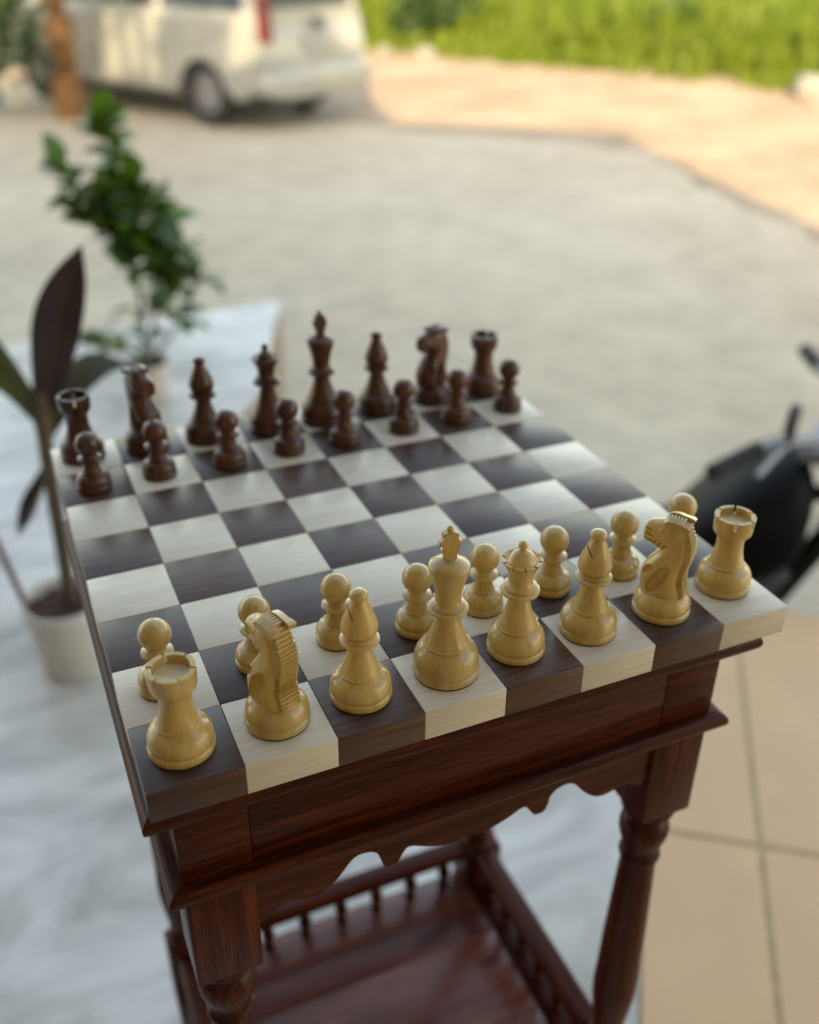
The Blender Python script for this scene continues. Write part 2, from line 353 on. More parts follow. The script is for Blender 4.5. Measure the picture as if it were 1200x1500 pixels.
# ------------------------------------------------------------------ table
table = thing('side_table', 'dark reddish mahogany side table with scalloped apron and turned legs under the chessboard', 'table', (0, 0, FZ))
TZ = -FZ
def tb(name, m, x0, x1, y0, y1, z0, z1, bev=0.0012, seg=2, parent=None):
    o = obox(name, m, table, x0, x1, y0, y1, z0+TZ, z1+TZ, bev, seg)
    return o
X0, X1, Y0, Y1 = -0.207, 0.189, -0.200, 0.118   # frame of the table body
LW = 0.045
tb('table_top', 'table_x', X0-0.004, X1+0.004, Y0-0.004, Y1+0.004, -0.036, -0.0224, 0.001)
def moulding(nm, z0, z1, out, r):
    # rounded strips mitred round the body
    pr = []
    h = z1-z0
    for k in range(9):
        a = -pi/2 + pi*k/8
        pr.append((out-r+r*cos(a), (z0+z1)/2+h/2*sin(a)))
    xs = (X0, X1); ys = (Y0, Y1)
    inn = -0.003
    for side in ('front', 'back', 'left', 'right'):
        bm = bmesh.new()
        secs = []
        for end in (0, 1):
            ring = []
            for o_, z in [(inn, z0)] + pr + [(inn, z1)]:
                if side in ('front', 'back'):
                    y = Y0-o_ if side == 'front' else Y1+o_
                    x = X0-o_ if end == 0 else X1+o_
                else:
                    x = X0-o_ if side == 'left' else X1+o_
                    y = Y0-o_ if end == 0 else Y1+o_
                ring.append((x, y, z+TZ))
            secs.append(ring)
        # a few cuts along the length, slightly worn
        n = 14; full = []
        for k in range(n+1):
            t = k/n; j = random.uniform(-.0004, .0004) if 0 < k < n else 0
            full.append([tuple(a_*(1-t)+b_*t + (j if q == 2 else 0) for q, (a_, b_) in enumerate(zip(a, b))) for a, b in zip(*secs)])
        loft(bm, full)
        finish(nm, bm, 'table_x' if side in ('front', 'back') else 'table_y', table, 45)
moulding('top_moulding', -0.0375, -0.0228, 0.018, 0.007)
moulding('lower_moulding', -0.1132, -0.101, 0.0105, 0.005)
# frieze: corner posts and panels
for sx in (0, 1):
    for sy in (0, 1):
        x0 = X0 if sx == 0 else X1-LW; y0 = Y0 if sy == 0 else Y1-LW
        tb('corner_post', 'table_x', x0, x0+LW, y0, y0+LW, -0.1010, -0.0362, 0.001)
pin = 0.0003
tb('frieze_panel', 'table_x', X0+LW, X1-LW, Y0+pin, Y0+0.02, -0.1010, -0.0362)
tb('frieze_panel', 'table_x', X0+LW, X1-LW, Y1-0.02, Y1-pin, -0.1010, -0.0362)
tb('frieze_panel', 'table_y', X0+pin, X0+0.02, Y0+LW, Y1-LW, -0.1010, -0.0362)
tb('frieze_panel', 'table_y', X1-0.02, X1-pin, Y0+LW, Y1-LW, -0.1010, -0.0362)
# scalloped aprons
half = [(0, -.1505), (8, -.153), (18, -.1515), (30, -.147), (41, -.1415), (46, -.1475), (50, -.1535), (57, -.1535), (60, -.146), (61, -.140), (66, -.1345), (74, -.133), (80, -.1365), (87, -.1465), (96, -.1555), (104, -.1585), (112, -.1570), (120, -.1545), (127, -.1565), (134, -.1625), (140, -.166)]
def apron_poly(a, b, top):
    c, hw = (a+b)/2, (b-a)/2
    s = hw/0.1535
    pts = spline([(u/1000*153.5/140, v) for u, v in half], 3)
    low = [(c - u*s, v) for u, v in reversed(pts)] + [(c + u*s, v) for u, v in pts[1:]]
    low[0] = (a, low[0][1]); low[-1] = (b, low[-1][1])
    return low + [(b, top), (a, top)]
def apron(a, b, c0, c1, axis, m):
    bm = bmesh.new(); poly = apron_poly(a, b, -0.1135)[:-2]
    g = (lambda u, c, v: (u, c, v+TZ)) if axis == 'y' else (lambda u, c, v: (c, u, v+TZ))
    loft(bm, [[g(u, c0, v), g(u, c0, -.1135), g(u, c1, -.1135), g(u, c1, v)] for u, v in poly])
    finish('apron', bm, m, table, 30)
apron(X0+LW, X1-LW, Y0+0.004, Y0+0.022, 'y', 'table_x')
apron(X0+LW, X1-LW, Y1-0.022, Y1-0.004, 'y', 'table_x')
apron(Y0+LW, Y1-LW, X0+0.004, X0+0.022, 'x', 'table_y')
apron(Y0+LW, Y1-LW, X1-0.022, X1-0.004, 'x', 'table_y')
# legs: upper block, turned shaft, shelf block, turned foot
legp = [(0, -.2040), (.0195, -.2042), (.0215, -.2075), (.0215, -.2115), (.0165, -.2150), (.0150, -.2190), (.0165, -.2225), (.0190, -.2260), (.0205, -.2330), (.0200, -.2400), (.0178, -.2480), (.0155, -.2560), (.0150, -.2620), (.0172, -.2640), (.0172, -.2675), (.0150, -.2700), (.0152, -.2850), (.0160, -.3050), (.0172, -.3400), (.0185, -.3800), (.0192, -.4200), (.0200, -.4500), (.0175, -.4800), (.0145, -.5050), (.0130, -.5180), (.0170, -.5210), (.0180, -.5260), (.0150, -.5300), (.0185, -.5340), (.0195, -.5395), (0, -.5397)]
footp = [(0, -.6450), (.019, -.6452), (.0205, -.650), (.019, -.656), (.014, -.660), (.013, -.666), (.018, -.676), (.021, -.692), (.020, -.712), (.015, -.740), (.012, -.762), (.0165, -.770), (.0175, -.780), (.0155, -.7995), (0, -.8)]
for sx in (0, 1):
    for sy in (0, 1):
        x0 = X0 if sx == 0 else X1-LW; y0 = Y0 if sy == 0 else Y1-LW
        lg = obox('leg', 'table_z', table, x0, x0+LW, y0, y0+LW, -0.204+TZ, -0.1132+TZ, 0.0015)
        zc = (-0.204-0.1132)/2
        for nm, pr in (('turned_shaft', legp), ('turned_foot', footp)):
            bm = bmesh.new(); lathe(bm, [(r, z-zc) for r, z in spline(pr, 3)], 32)
            finish(nm, bm, 'table_z', lg, 40)
        bm = bmesh.new(); box(bm, -.021, .021, -.021, .021, -.6452-zc, -.5396-zc, .0015, 2)
        finish('shelf_block', bm, 'table_z', lg, 40)
# shelf of three planks, with a spindle gallery on three sides
sx0, sx1 = X0+LW-0.004, X1-LW+0.004
ys = [Y0+0.012, Y0+0.112, Y0+0.215, Y1-0.012]
for a, b in zip(ys, ys[1:]):
    tb('shelf_plank', 'shelf', X0+LW-0.0035, X1-LW+0.0035, a, b-0.0006, -0.614, -0.598, 0.001)
tb('shelf_edge', 'table_y', X0+0.006, X0+LW-0.0040, Y0+LW, Y1-LW, -0.616, -0.599, 0.001)
tb('shelf_edge', 'table_y', X1-LW+0.0040, X1-0.006, Y0+LW, Y1-LW, -0.616, -0.599, 0.001)
railz = (-0.556, -0.538)
tb('gallery_rail', 'table_y', X0+0.008, X0+0.032, Y0+LW-.001, Y1-LW+.001, *railz, 0.004, 3)
tb('gallery_rail', 'table_y', X1-0.036, X1-0.012, Y0+LW-.001, Y1-LW+.001, *railz, 0.004, 3)
tb('gallery_rail', 'table_x', X0+LW-.001, X1-LW+.001, Y1-0.034, Y1-0.012, *railz, 0.004, 3)
sp = [(0, -.6165), (.0065, -.6165), (.0065, -.6125), (.0040, -.6095), (.0050, -.6050), (.0078, -.5960), (.0060, -.5870), (.0038, -.5820), (.0062, -.5785), (.0062, -.5738), (0, -.5738)]
sp = [(r, z+.018) for r, z in sp]
bm = bmesh.new(); lathe(bm, [(r, z+TZ) for r, z in sp], 14); bmesh.ops.recalc_face_normals(bm, faces=bm.faces)
spme = bpy.data.meshes.new('spindle'); bm.to_mesh(spme); bm.free()
for k in range(7):
    link('spindle', spme, 'table_z', table, 50 if k == 0 else None, loc=(X0+LW+(X1-X0-2*LW)*(k+.5)/7, Y1-0.023, 0))
for k in range(6):
    yy = Y0+LW+(Y1-Y0-2*LW)*(k+.5)/6
    link('spindle', spme, None, table, loc=(X0+0.020, yy, 0)); link('spindle', spme, None, table, loc=(X1-0.024, yy, 0))

# ------------------------------------------------------------------ chessboard
S = 0.055; TH = 0.022
board = thing('chessboard', 'solid maple and dark sheesham chessboard without frame lying on the mahogany table', 'chessboard', (0, 0, -TH))
sqm = {}
for nm, mt in (('light_square', 'maple'), ('dark_square', 'sheesham')):
    bm = bmesh.new(); g = 0.00008
    box(bm, -S/2+g, S/2-g, -S/2+g, S/2-g, -TH/2, TH/2, 0.0005, 2)
    bmesh.ops.recalc_face_normals(bm, faces=bm.faces)
    me = bpy.data.meshes.new(nm); bm.to_mesh(me); bm.free(); me.materials.append(M[mt]); me.shade_smooth(); me.set_sharp_from_angle(angle=radians(50)); sqm[nm] = me
for c in range(8):
    for r in range(8):
        nm = 'dark_square' if (c+r) % 2 == 0 else 'light_square'
        link(nm, sqm[nm], None, board, loc=((c-3.5)*S, (r-3.5)*S, TH/2+random.uniform(-.00008, .00008)))

# ------------------------------------------------------------------ chess pieces
def mm(pr): return [(r/1000, z/1000) for r, z in pr]
def lathe_mesh(name, prof, seg=56, mod=None):
    bm = bmesh.new(); lathe(bm, mm(prof), seg, mod); bmesh.ops.recalc_face_normals(bm, faces=bm.faces)
    me = bpy.data.meshes.new(name); bm.to_mesh(me); bm.free(); return me
def base_prof(R, s, top_z, ring_r, hb):
    # foot, groove, swelling base, shoulder bead; R foot radius, hb height of the bulge top
    return [(0, .8), (R-.6, .8), (R-.1, 1.4), (R, 2.2), (R, 4.6), (R-.35, 5.4), (R-1.0, 5.9), (R-.9, 6.4), (R-.55, 7.2), (R-.5, 8.6),
            (R-.8, hb*.52+2), (R-1.8, hb*.66+2), (R-3.3, hb*.80+1.6), (ring_r+.9, hb-.9), (ring_r-.1, hb), (ring_r, hb+.5), (ring_r+.35, hb+1.1), (ring_r+.1, hb+1.7), (ring_r-.7, hb+2.0)]
def collar(z, r, neck):
    return [(neck+.2, z-1.2), (r-1.2, z-.9), (r-.2, z-.3), (r, z+.5), (r-.2, z+1.3), (r-1.4, z+2.0), (r-2.6, z+2.4), (r-2.6, z+3.0), (r-2.1, z+3.5), (r-2.1, z+4.4), (r-2.9, z+5.0), (r-4.2, z+5.4)]
PIECES = {}
def proto_pawn():
    pr = base_prof(14.4, 1, 0, 8.0, 15) + [(6.6, 19.5), (5.8, 22.5), (5.6, 25.0)] + [(6.6, 25.6), (9.2, 26.4), (9.9, 27.4), (9.6, 28.4), (8.0, 29.2), (6.6, 29.8), (6.0, 30.6), (5.9, 31.4)]
    zc, R = 40.3, 10.0
    for k in range(13):
        a = -pi*0.30 + (pi*0.80)*k/12
        pr.append((R*cos(a), zc+R*sin(a)))
    pr[-1] = (0, zc+R)
    return {'body': lathe_mesh('pawn_body', pr)}
def slots(me, name, n, r0, r1, z0, z1, wd, ph=0):
    cb = bmesh.new()
    for k in range(n):
        a = 2*pi*k/n + ph
        box(cb, r0/1000, r1/1000, -wd/2000, wd/2000, z0/1000, z1/1000, mtx=Matrix.Rotation(a, 4, 'Z'))
    return boolean_cut(me, cb, name)
def proto_rook():
    pr = base_prof(19.3, 1, 0, 12.6, 18.5) + [(11.2, 23.5), (10.0, 28), (9.3, 33), (9.2, 38), (9.8, 41.5), (11.0, 43.4), (12.3, 44.6), (12.9, 45.6), (12.9, 46.4), (13.2, 46.9), (13.4, 51), (13.8, 57.6), (13.4, 58.0), (10.9, 58.0), (10.5, 57.6), (10.3, 53.0), (9.6, 52.4), (0, 52.2)]
    me = lathe_mesh('rook_body', pr)
    return {'body': slots(me, 'rook_body', 6, 8.5, 16, 52.6, 63, 1.9, 0.35)}
def proto_bishop():
    pr = base_prof(19.2, 1, 0, 12.8, 18.5) + [(10.8, 23.5), (8.9, 28), (7.4, 33), (6.5, 37.5), (6.2, 40)] + collar(42, 12.1, 6.2)
    pr += [(9.2, 47.6), (10.3, 48.6), (10.9, 50.5), (11.0, 52.5), (10.5, 55.5), (9.2, 59.5), (7.4, 64), (5.6, 68.2), (4.5, 70.6), (4.2, 71.5), (4.9, 72.2), (5.5, 73.4), (5.5, 74.6), (4.8, 76.2), (3.0, 77.3), (0, 77.7)]
    me = lathe_mesh('bishop_body', pr)
    cb = bmesh.new(); box(cb, 0.0035, 0.02, -0.02, 0.02, -0.0005, 0.0005, mtx=Matrix.Translation((0, 0, 0.0585)) @ Matrix.Rotation(radians(-52), 4, 'Y'))
    return {'body': boolean_cut(me, cb, 'bishop_body')}
def proto_queen():
    pr = base_prof(18.9, 1, 0, 13.4, 19.5) + [(11.4, 24.5), (9.4, 29.5), (7.8, 35), (6.7, 40), (6.2, 44.5)] + collar(46.5, 12.6, 6.2)
    i0 = len(pr)
    pr += [(7.7, 52.6), (7.5, 55), (7.7, 58), (8.6, 61.5), (10.2, 65), (11.6, 67), (12.6, 68.3), (12.7, 69.2), (12.1, 69.6), (11.0, 69.4), (9.6, 69.0), (8.6, 70.4), (7.2, 73.0), (4.8, 75.2), (2.8, 76.2), (2.4, 76.8)]
    i1 = len(pr)
    for k in range(9):
        a = -pi*.30 + pi*.80*k/8; pr.append((3.1*cos(a), 79.6+3.1*sin(a)))
    pr[-1] = (0, 82.7)
    me = lathe_mesh('queen_body', pr, 72)
    return {'body': slots(me, 'queen_body', 10, 9.9, 16, 60, 72, 1.7, 0.2)}
def proto_king():
    pr = base_prof(21.0, 1, 0, 14.5, 22) + [(12.4, 27), (10.2, 32), (8.4, 37.5), (7.3, 42.5), (6.9, 46)] + collar(48, 12.7, 6.9)
    pr += [(7.9, 54.2), (7.9, 57), (8.3, 61), (9.4, 66), (10.9, 71.5), (12.2, 76.5), (12.7, 78.8), (12.5, 79.8), (11.5, 80.7), (8.5, 82.3), (5.0, 83.8), (3.2, 84.4), (2.8, 85.2), (0, 85.3)]
    me = lathe_mesh('king_body', pr)
    # cross: a notched slab
    bm = bmesh.new()
    hp = [(3.2, 83.2), (3.9, 85.2), (2.7, 87.0), (2.8, 87.5), (4.7, 88.4), (4.9, 89.4), (3.5, 90.6), (3.6, 91.1), (6.0, 92.2), (6.2, 93.9), (4.0, 95.2), (3.3, 95.7), (4.7, 96.9), (4.0, 98.5), (1.6, 99.3)]
    hp = [(u*1.08, 83.2+(v-83.2)*1.22) for u, v in hp]
    poly = hp + [(-u, v) for u, v in reversed(hp)]
    fa, fb = prism(bm, [(u/1000, v/1000) for u, v in poly], -0.0027, 0.0027, 'y')
    bmesh.ops.bevel(bm, geom=list(fa.edges)+list(fb.edges), offset=0.0007, segments=2, affect='EDGES')
    ball(bm, (0, 0, 0.1042), 0.0022)
    bmesh.ops.recalc_face_normals(bm, faces=bm.faces)
    cm = bpy.data.meshes.new('king_cross'); bm.to_mesh(cm); bm.free()
    return {'body': me, 'cross': cm}
def proto_knight():
    R = 19.5
    pr = [(0, .8), (R-.6, .8), (R-.1, 1.4), (R, 2.2), (R, 4.6), (R-.35, 5.4), (R-1.0, 5.9), (R-.9, 6.4), (R-.5, 7.4), (R-.5, 8.8), (R-.9, 11), (R-1.9, 13.4), (R-3.4, 15.6), (R-5.4, 17.2), (R-8, 18.2), (0, 18.6)]
    base = lathe_mesh('knight_base', pr)
    bm = bmesh.new()
    # neck and chest: horizontal sections (z, back x, front x, half width, roundness)
    secs = [(15.5, -14.5, 14.4, 11.8), (19, -14.5, 15.8, 12.4), (24, -13.2, 16.6, 12.4), (29, -11.6, 16.8, 12.0), (34, -11.4, 16.0, 11.4), (38, -12.0, 14.2, 10.8), (42, -13.0, 11.4, 10.0), (46, -13.8, 8.4, 9.4), (50, -14.2, 5.8, 9.0), (55, -14.0, 4.6, 8.7), (60, -12.8, 4.4, 8.4), (65, -10.6, 4.0, 7.8), (69, -8.2, 3.4, 6.8)]
    secs = spline(secs, 3)
    rings = []
    for z, xb, xf, hw in secs:
        cx, hx = (xb+xf)/2, (xf-xb)/2; ring = []
        for k in range(28):
            a = 2*pi*k/28; ca, sa = cos(a), sin(a)
            e = 0.62
            x = cx + hx*math.copysign(abs(ca)**e, ca); y = hw*math.copysign(abs(sa)**0.8, sa)
            if ca < 0: y *= 1-0.35*abs(ca)**2          # tapers to the mane
            ring.append((x/1000, y/1000, z/1000))
        rings.append(ring)
    loft(bm, rings)
    # head: sections along x (x, zbottom, ztop, half width)
    hs = [(-9.5, 60, 68.5, 5.2), (-7, 56, 71.5, 7.4), (-3, 52.5, 73.2, 8.6), (2, 50.0, 73.0, 8.7), (6, 50.0, 71.6, 8.1), (10, 51.5, 70.0, 7.2), (13.5, 52.5, 69.0, 6.6), (16.2, 53.0, 68.0, 6.3), (17.6, 54.4, 66.8, 5.4)]
    hs = spline(hs, 2); rings = []
    for x, zb, zt, hw in hs:
        cz, hz = (zb+zt)/2, (zt-zb)/2; ring = []
        for k in range(24):
            a = 2*pi*k/24; ca, sa = cos(a), sin(a)
            y = hw*math.copysign(abs(ca)**.6, ca); z = cz + hz*math.copysign(abs(sa)**.7, sa)
            if sa > 0: y *= 1-0.28*sa*sa
            ring.append((x/1000, y/1000, z/1000))
        rings.append(ring)
    loft(bm, rings)
    bmesh.ops.recalc_face_normals(bm, faces=bm.faces)
    body = bpy.data.meshes.new('knight_head'); bm.to_mesh(body); bm.free()
    # mouth, nostril and jaw grooves cut in
    cb = bmesh.new()
    for s in (-1, 1):
        for (x, z, ang, ln, wd) in [(15.5, 57.0, -12, 9, 1.9), (15.5, 60.8, -12, 8, 1.9), (15.5, 64.4, -12, 6, 1.6), (3.6, 53.5, 62, 6, 1.7), (6.6, 54.6, 62, 6, 1.7), (9.4, 56.0, 62, 5, 1.5)]:
            box(cb, -ln/2000, ln/2000, -.0022, .0022, -wd/2000, wd/2000, mtx=Matrix.Translation((x/1000, s*.0072, z/1000)) @ Matrix.Rotation(radians(ang), 4, 'Y'))
    body = boolean_cut(body, cb, 'knight_head')
    # two hollow ovals carved in each flank
    cb = bmesh.new()
    for s in (-1, 1):
        for (x, z, a, b_, t) in [(2.6, 31.0, 4.6, 11.5, -28), (11.4, 35.0, 2.7, 5.2, -38)]:
            hwf = 11.6 if x < 8 else 10.4
            sv = bmesh.ops.create_uvsphere(cb, u_segments=32, v_segments=20, radius=1.0)['verts']
            for v in sv: v.co.y = math.copysign(abs(v.co.y)**.75, v.co.y)
            bmesh.ops.transform(cb, verts=sv, matrix=Matrix.Translation((x/1000, s*(hwf+1.6)/1000, z/1000)) @ Matrix.Rotation(radians(t), 4, 'Y') @ Matrix.Diagonal((a*1.1/1000, .0066, b_*1.1/1000, 1)))
    body = boolean_cut(body, cb, 'knight_head')
    # mane: carved ridges up the back of the neck
    bm = bmesh.new()
    back = spline([(-13.4, 17.5), (-12.9, 22), (-11.6, 27), (-10.9, 31), (-11.2, 35), (-12.2, 39), (-13.2, 44), (-13.9, 49), (-13.9, 54), (-13.0, 59), (-11.2, 64), (-8.6, 68.5), (-5.6, 71.4)], 2)
    for i in range(len(back)-1):
        (xa, za), (xb, zb) = back[i], back[i+1]
        for t in (0.0,):
            x, z = xa, za; d = atan2(zb-za, xb-xa); hw = 7.4 if z < 60 else 6.6
            if z < 30: hw = 8.2
            L_ = sqrt((xb-xa)**2+(zb-za)**2)
            # wedge profile with sloped faces
            m_ = Matrix.Translation((x/1000, 0, z/1000)) @ Matrix.Rotation(-d, 4, 'Y')
            v = [m_ @ Vector(q) for q in [(0, -hw/1000, -.0045), (0, hw/1000, -.0045), (0, hw/1000*.80, .0006), (0, -hw/1000*.80, .0006),
                                          (L_*.00098, -hw/1000, -.0045), (L_*.00098, hw/1000, -.0045), (L_*.00098, hw/1000*.86, .00175), (L_*.00098, -hw/1000*.86, .00175)]]
            v = [bm.verts.new(q) for q in v]
            for f_ in [(0, 1, 2, 3), (7, 6, 5, 4), (0, 3, 7, 4), (1, 5, 6, 2), (3, 2, 6, 7), (0, 4, 5, 1)]: bm.faces.new([v[q] for q in f_])
    bmesh.ops.recalc_face_normals(bm, faces=bm.faces)
    mane = bpy.data.meshes.new('knight_mane'); bm.to_mesh(mane); bm.free()
    # ears: flat blades swept back from the poll, and the forelock between them
    bm = bmesh.new()
    for s in (-1, 1):
        poly = [(-11.5, 70.6), (-12.2, 73.0), (-10.8, 74.0), (-6, 74.8), (-1.5, 75.6), (3.0, 75.0), (5.5, 73.2), (4.0, 71.0), (-4, 70.2)]
        y0, y1 = s*3.2, s*8.0
        A = [bm.verts.new((x/1000, y0/1000, z/1000)) for x, z in poly]
        B = [bm.verts.new((x/1000, (y1*(1.12 if x < -9 else 1.0))/1000, (z-1.3)/1000)) for x, z in poly]
        bm.faces.new(A); bm.faces.new(list(reversed(B)))
        for k in range(len(poly)): bm.faces.new((A[k], B[k], B[(k+1) % len(poly)], A[(k+1) % len(poly)]))
    for k in range(6):
        x = -6.5+k*2.2
        box(bm, (x-.75)/1000, (x+.75)/1000, -.0031, .0031, .0695, (74.6-abs(k-2.5)*.25)/1000)
    bmesh.ops.recalc_face_normals(bm, faces=bm.faces)
    ears = bpy.data.meshes.new('knight_ears'); bm.to_mesh(ears); bm.free()
    bm = bmesh.new()
    for s in (-1, 1):
        for rad, off in ((.0017, 0), (.0009, .0005)):
            lathe_c = Matrix.Translation((.0055, s*(.0075+off), .0655))
            ball(bm, (.0055, s*(.0074+off), .0655), rad, 1, .5, .8, 12, 8)
    bmesh.ops.recalc_face_normals(bm, faces=bm.faces)
    eyes = bpy.data.meshes.new('knight_eyes'); bm.to_mesh(eyes); bm.free()
    return {'base': base, 'head': body, 'mane': mane, 'ears': ears, 'eyes': eyes}
PIECES = {'pawn': proto_pawn(), 'rook': proto_rook(), 'bishop': proto_bishop(), 'queen': proto_queen(), 'king': proto_king(), 'knight': proto_knight()}
FELT = {'pawn': 13.9, 'rook': 18.8, 'bishop': 18.7, 'queen': 18.4, 'king': 20.5, 'knight': 19.0}
cache = {}
def piece(kind, col, xy, label, rz=0.0, group=None):
    mt = 'boxwood' if col == 'w' else 'rosewood'
    t = thing(('boxwood_' if col == 'w' else 'rosewood_')+kind, label, 'chess '+kind, (xy[0], xy[1], 0.0001), rz, group)
    for pn, me in PIECES[kind].items():
        key = (kind, pn, col)
        if key not in cache:
            m2 = me.copy(); m2.materials.clear(); m2.materials.append(M[mt]); m2.shade_smooth()
            m2.set_sharp_from_angle(angle=radians({'mane': 20, 'ears': 25, 'head': 28}.get(pn, 42))); cache[key] = m2
        link(pn, cache[key], None, t)
    key = (kind, 'felt')
    if key not in cache:
        bm = bmesh.new(); r = FELT[kind]/1000; lathe(bm, [(0, 0), (r, 0), (r, .0009), (0, .0009)], 32)
        me = bpy.data.meshes.new('felt_pad'); bmesh.ops.recalc_face_normals(bm, faces=bm.faces); bm.to_mesh(me); bm.free(); me.materials.append(M['felt']); cache[key] = me
    link('felt_pad', cache[key], None, t)
    return t
G1, G2 = 'pale boxwood chess pieces', 'dark rosewood chess pieces'
piece('rook', 'w', (-.1938, -.1915), 'pale boxwood rook on the dark corner square of the board', 0.3, G1)
piece('knight', 'w', (-.1370, -.1905), 'pale boxwood knight on a light square beside the corner rook', radians(112), G1)
piece('bishop', 'w', (-.0843, -.1895), 'pale boxwood bishop on a dark square between knight and king', radians(150), G1)
piece('king', 'w', (-.0270, -.1890), 'pale boxwood king with a notched cross, tallest of the pale pieces', radians(-12), G1)
piece('queen', 'w', (.0235, -.1875), 'pale boxwood queen with a coronet and ball beside the pale king', 0.4, G1)
piece('bishop', 'w', (.0775, -.1880), 'pale boxwood bishop on a light square between queen and knight', radians(146), G1)
piece('knight', 'w', (.1355, -.1890), 'pale boxwood knight on a dark square beside the corner rook', radians(127), G1)
piece('rook', 'w', (.1935, -.1815), 'pale boxwood rook on the light corner square of the board', 0.55, G1)
wp = [(-.1935, -.1355), (-.1330, -.1362), (-.0785, -.1325), (-.0265, -.1425), (.0247, -.1382), (.0790, -.1370), (.1358, -.1378), (.1880, -.1345)]
wl = ['rook on the dark corner', 'knight on the light square', 'bishop on the dark square', 'king', 'queen', 'bishop on the light square', 'knight on the dark square', 'rook on the light corner']
for (x, y), s in zip(wp, wl):
    piece('pawn', 'w', (x, y), 'pale boxwood pawn in front of the pale ' + s, random.uniform(0, 6), G1)
bb = [('rook', (-.1945, .1950), 'dark rosewood rook on the light corner square of the board', 0.1), ('knight', (-.1395, .1925), 'dark rosewood knight on a dark square beside the corner rook', radians(-70)),
      ('bishop', (-.0868, .1895), 'dark rosewood bishop on a light square beside the dark queen', 0.5), ('queen', (-.0288, .1855), 'dark rosewood queen with a pointed coronet beside the dark king', 0.2),
      ('king', (.0232, .1855), 'dark rosewood king with a cross, tallest of the dark pieces', radians(5)), ('bishop', (.0787, .1885), 'dark rosewood bishop on a dark square beside the dark king', 1.2),
      ('knight', (.1365, .1875), 'dark rosewood knight on a light square beside the corner rook', radians(-160)), ('rook', (.1932, .1905), 'dark rosewood rook on the dark corner square of the board', 0.5)]
for k, xy, lb, rz in bb: piece(k, 'b', xy, lb, rz, G2)
bp_ = [(-.194, .134), (-.140, .136), (-.080, .133), (-.026, .136), (.026, .134), (.084, .136), (.139, .138), (.195, .141)]
bl = ['rook on the light corner', 'knight on the dark square', 'bishop on the light square', 'queen', 'king', 'bishop on the dark square', 'knight on the light square', 'rook on the dark corner']
for (x, y), s in zip(bp_, bl):
    piece('pawn', 'b', (x, y), 'dark rosewood pawn in front of the dark ' + s, random.uniform(0, 6), G2)

# ------------------------------------------------------------------ plants on the porch
VR = atan2(-0.4044, 0.9146)     # local x of the plants runs along this direction
def pot(parent, r, h, m='ceramic', soil=True):
    pr = [(0, 0), (r*.74, 0), (r*.78, .004), (r*.93, h*.82), (r*.94, h*.84), (r*1.0, h*.86), (r*1.01, h*.98), (r*.98, h), (r*.92, h), (r*.90, h*.97), (r*.86, h*.88), (0, h*.86)]
    bm = bmesh.new(); lathe(bm, pr, 40); finish('pot', bm, m, parent, 40)
    bm = bmesh.new(); prs = [(0, h*.90)] ; lathe(bm, [(r*.90, h*.875), (r*.6, h*.905), (r*.3, h*.90), (0, h*.91)], 24)
    for v in bm.verts: v.co.z += random.uniform(-.003, .003)
    finish('soil', bm, 'soil', parent, 60)
def leaf_strip(pts, widths, normal=(0, -1, 0), fold=0.25, nw=6, curl=0.0):
    # pts: midrib; builds a folded blade
    bm = bmesh.new(); P_ = [Vector(p) for p in spline(pts, 5)]
    W_ = [q[0] for q in spline([(x, 0) for x in widths], 5)]
    nrm = Vector(normal).normalized(); rows = []
    for i, p in enumerate(P_):
        d = (P_[min(i+1, len(P_)-1)]-P_[max(i-1, 0)]).normalized(); s = d.cross(nrm).normalized(); nn = s.cross(d).normalized()
        row = []
        for k in range(nw+1):
            t = -1+2*k/nw
            row.append(bm.verts.new(p + s*(t*max(W_[i], .0004)) + nn*(abs(t)**1.4*W_[i]*fold) + nn*(curl*W_[i]*sin(i*.9+k))))
        rows.append(row)
    for a, b in zip(rows, rows[1:]):
        for k in range(nw): bm.faces.new((a[k], a[k+1], b[k+1], b[k]))
    return bm
canna = thing('potted_canna', 'dark maroon leaved canna growing in a white pot on the marble', 'potted plant', (-.226, .955, FZ), VR)
pot(canna, .074, .155)
bm = bmesh.new(); tube(bm, spline([(.012, 0, .13), (.018, 0, .26), (.022, .0, .40), (.027, 0, .50), (.030, 0, .56)], 5), [.0125]*15+[.014]*6, 12); finish('stem', bm, 'canna_stem', canna, 60)
bm = bmesh.new(); tube(bm, spline([(-.062, -.01, .13), (-.075, -.01, .20), (-.098, -.01, .32), (-.13, 0, .42)], 5), .0055, 10); finish('stem', bm, 'maroon_stem', canna, 60)
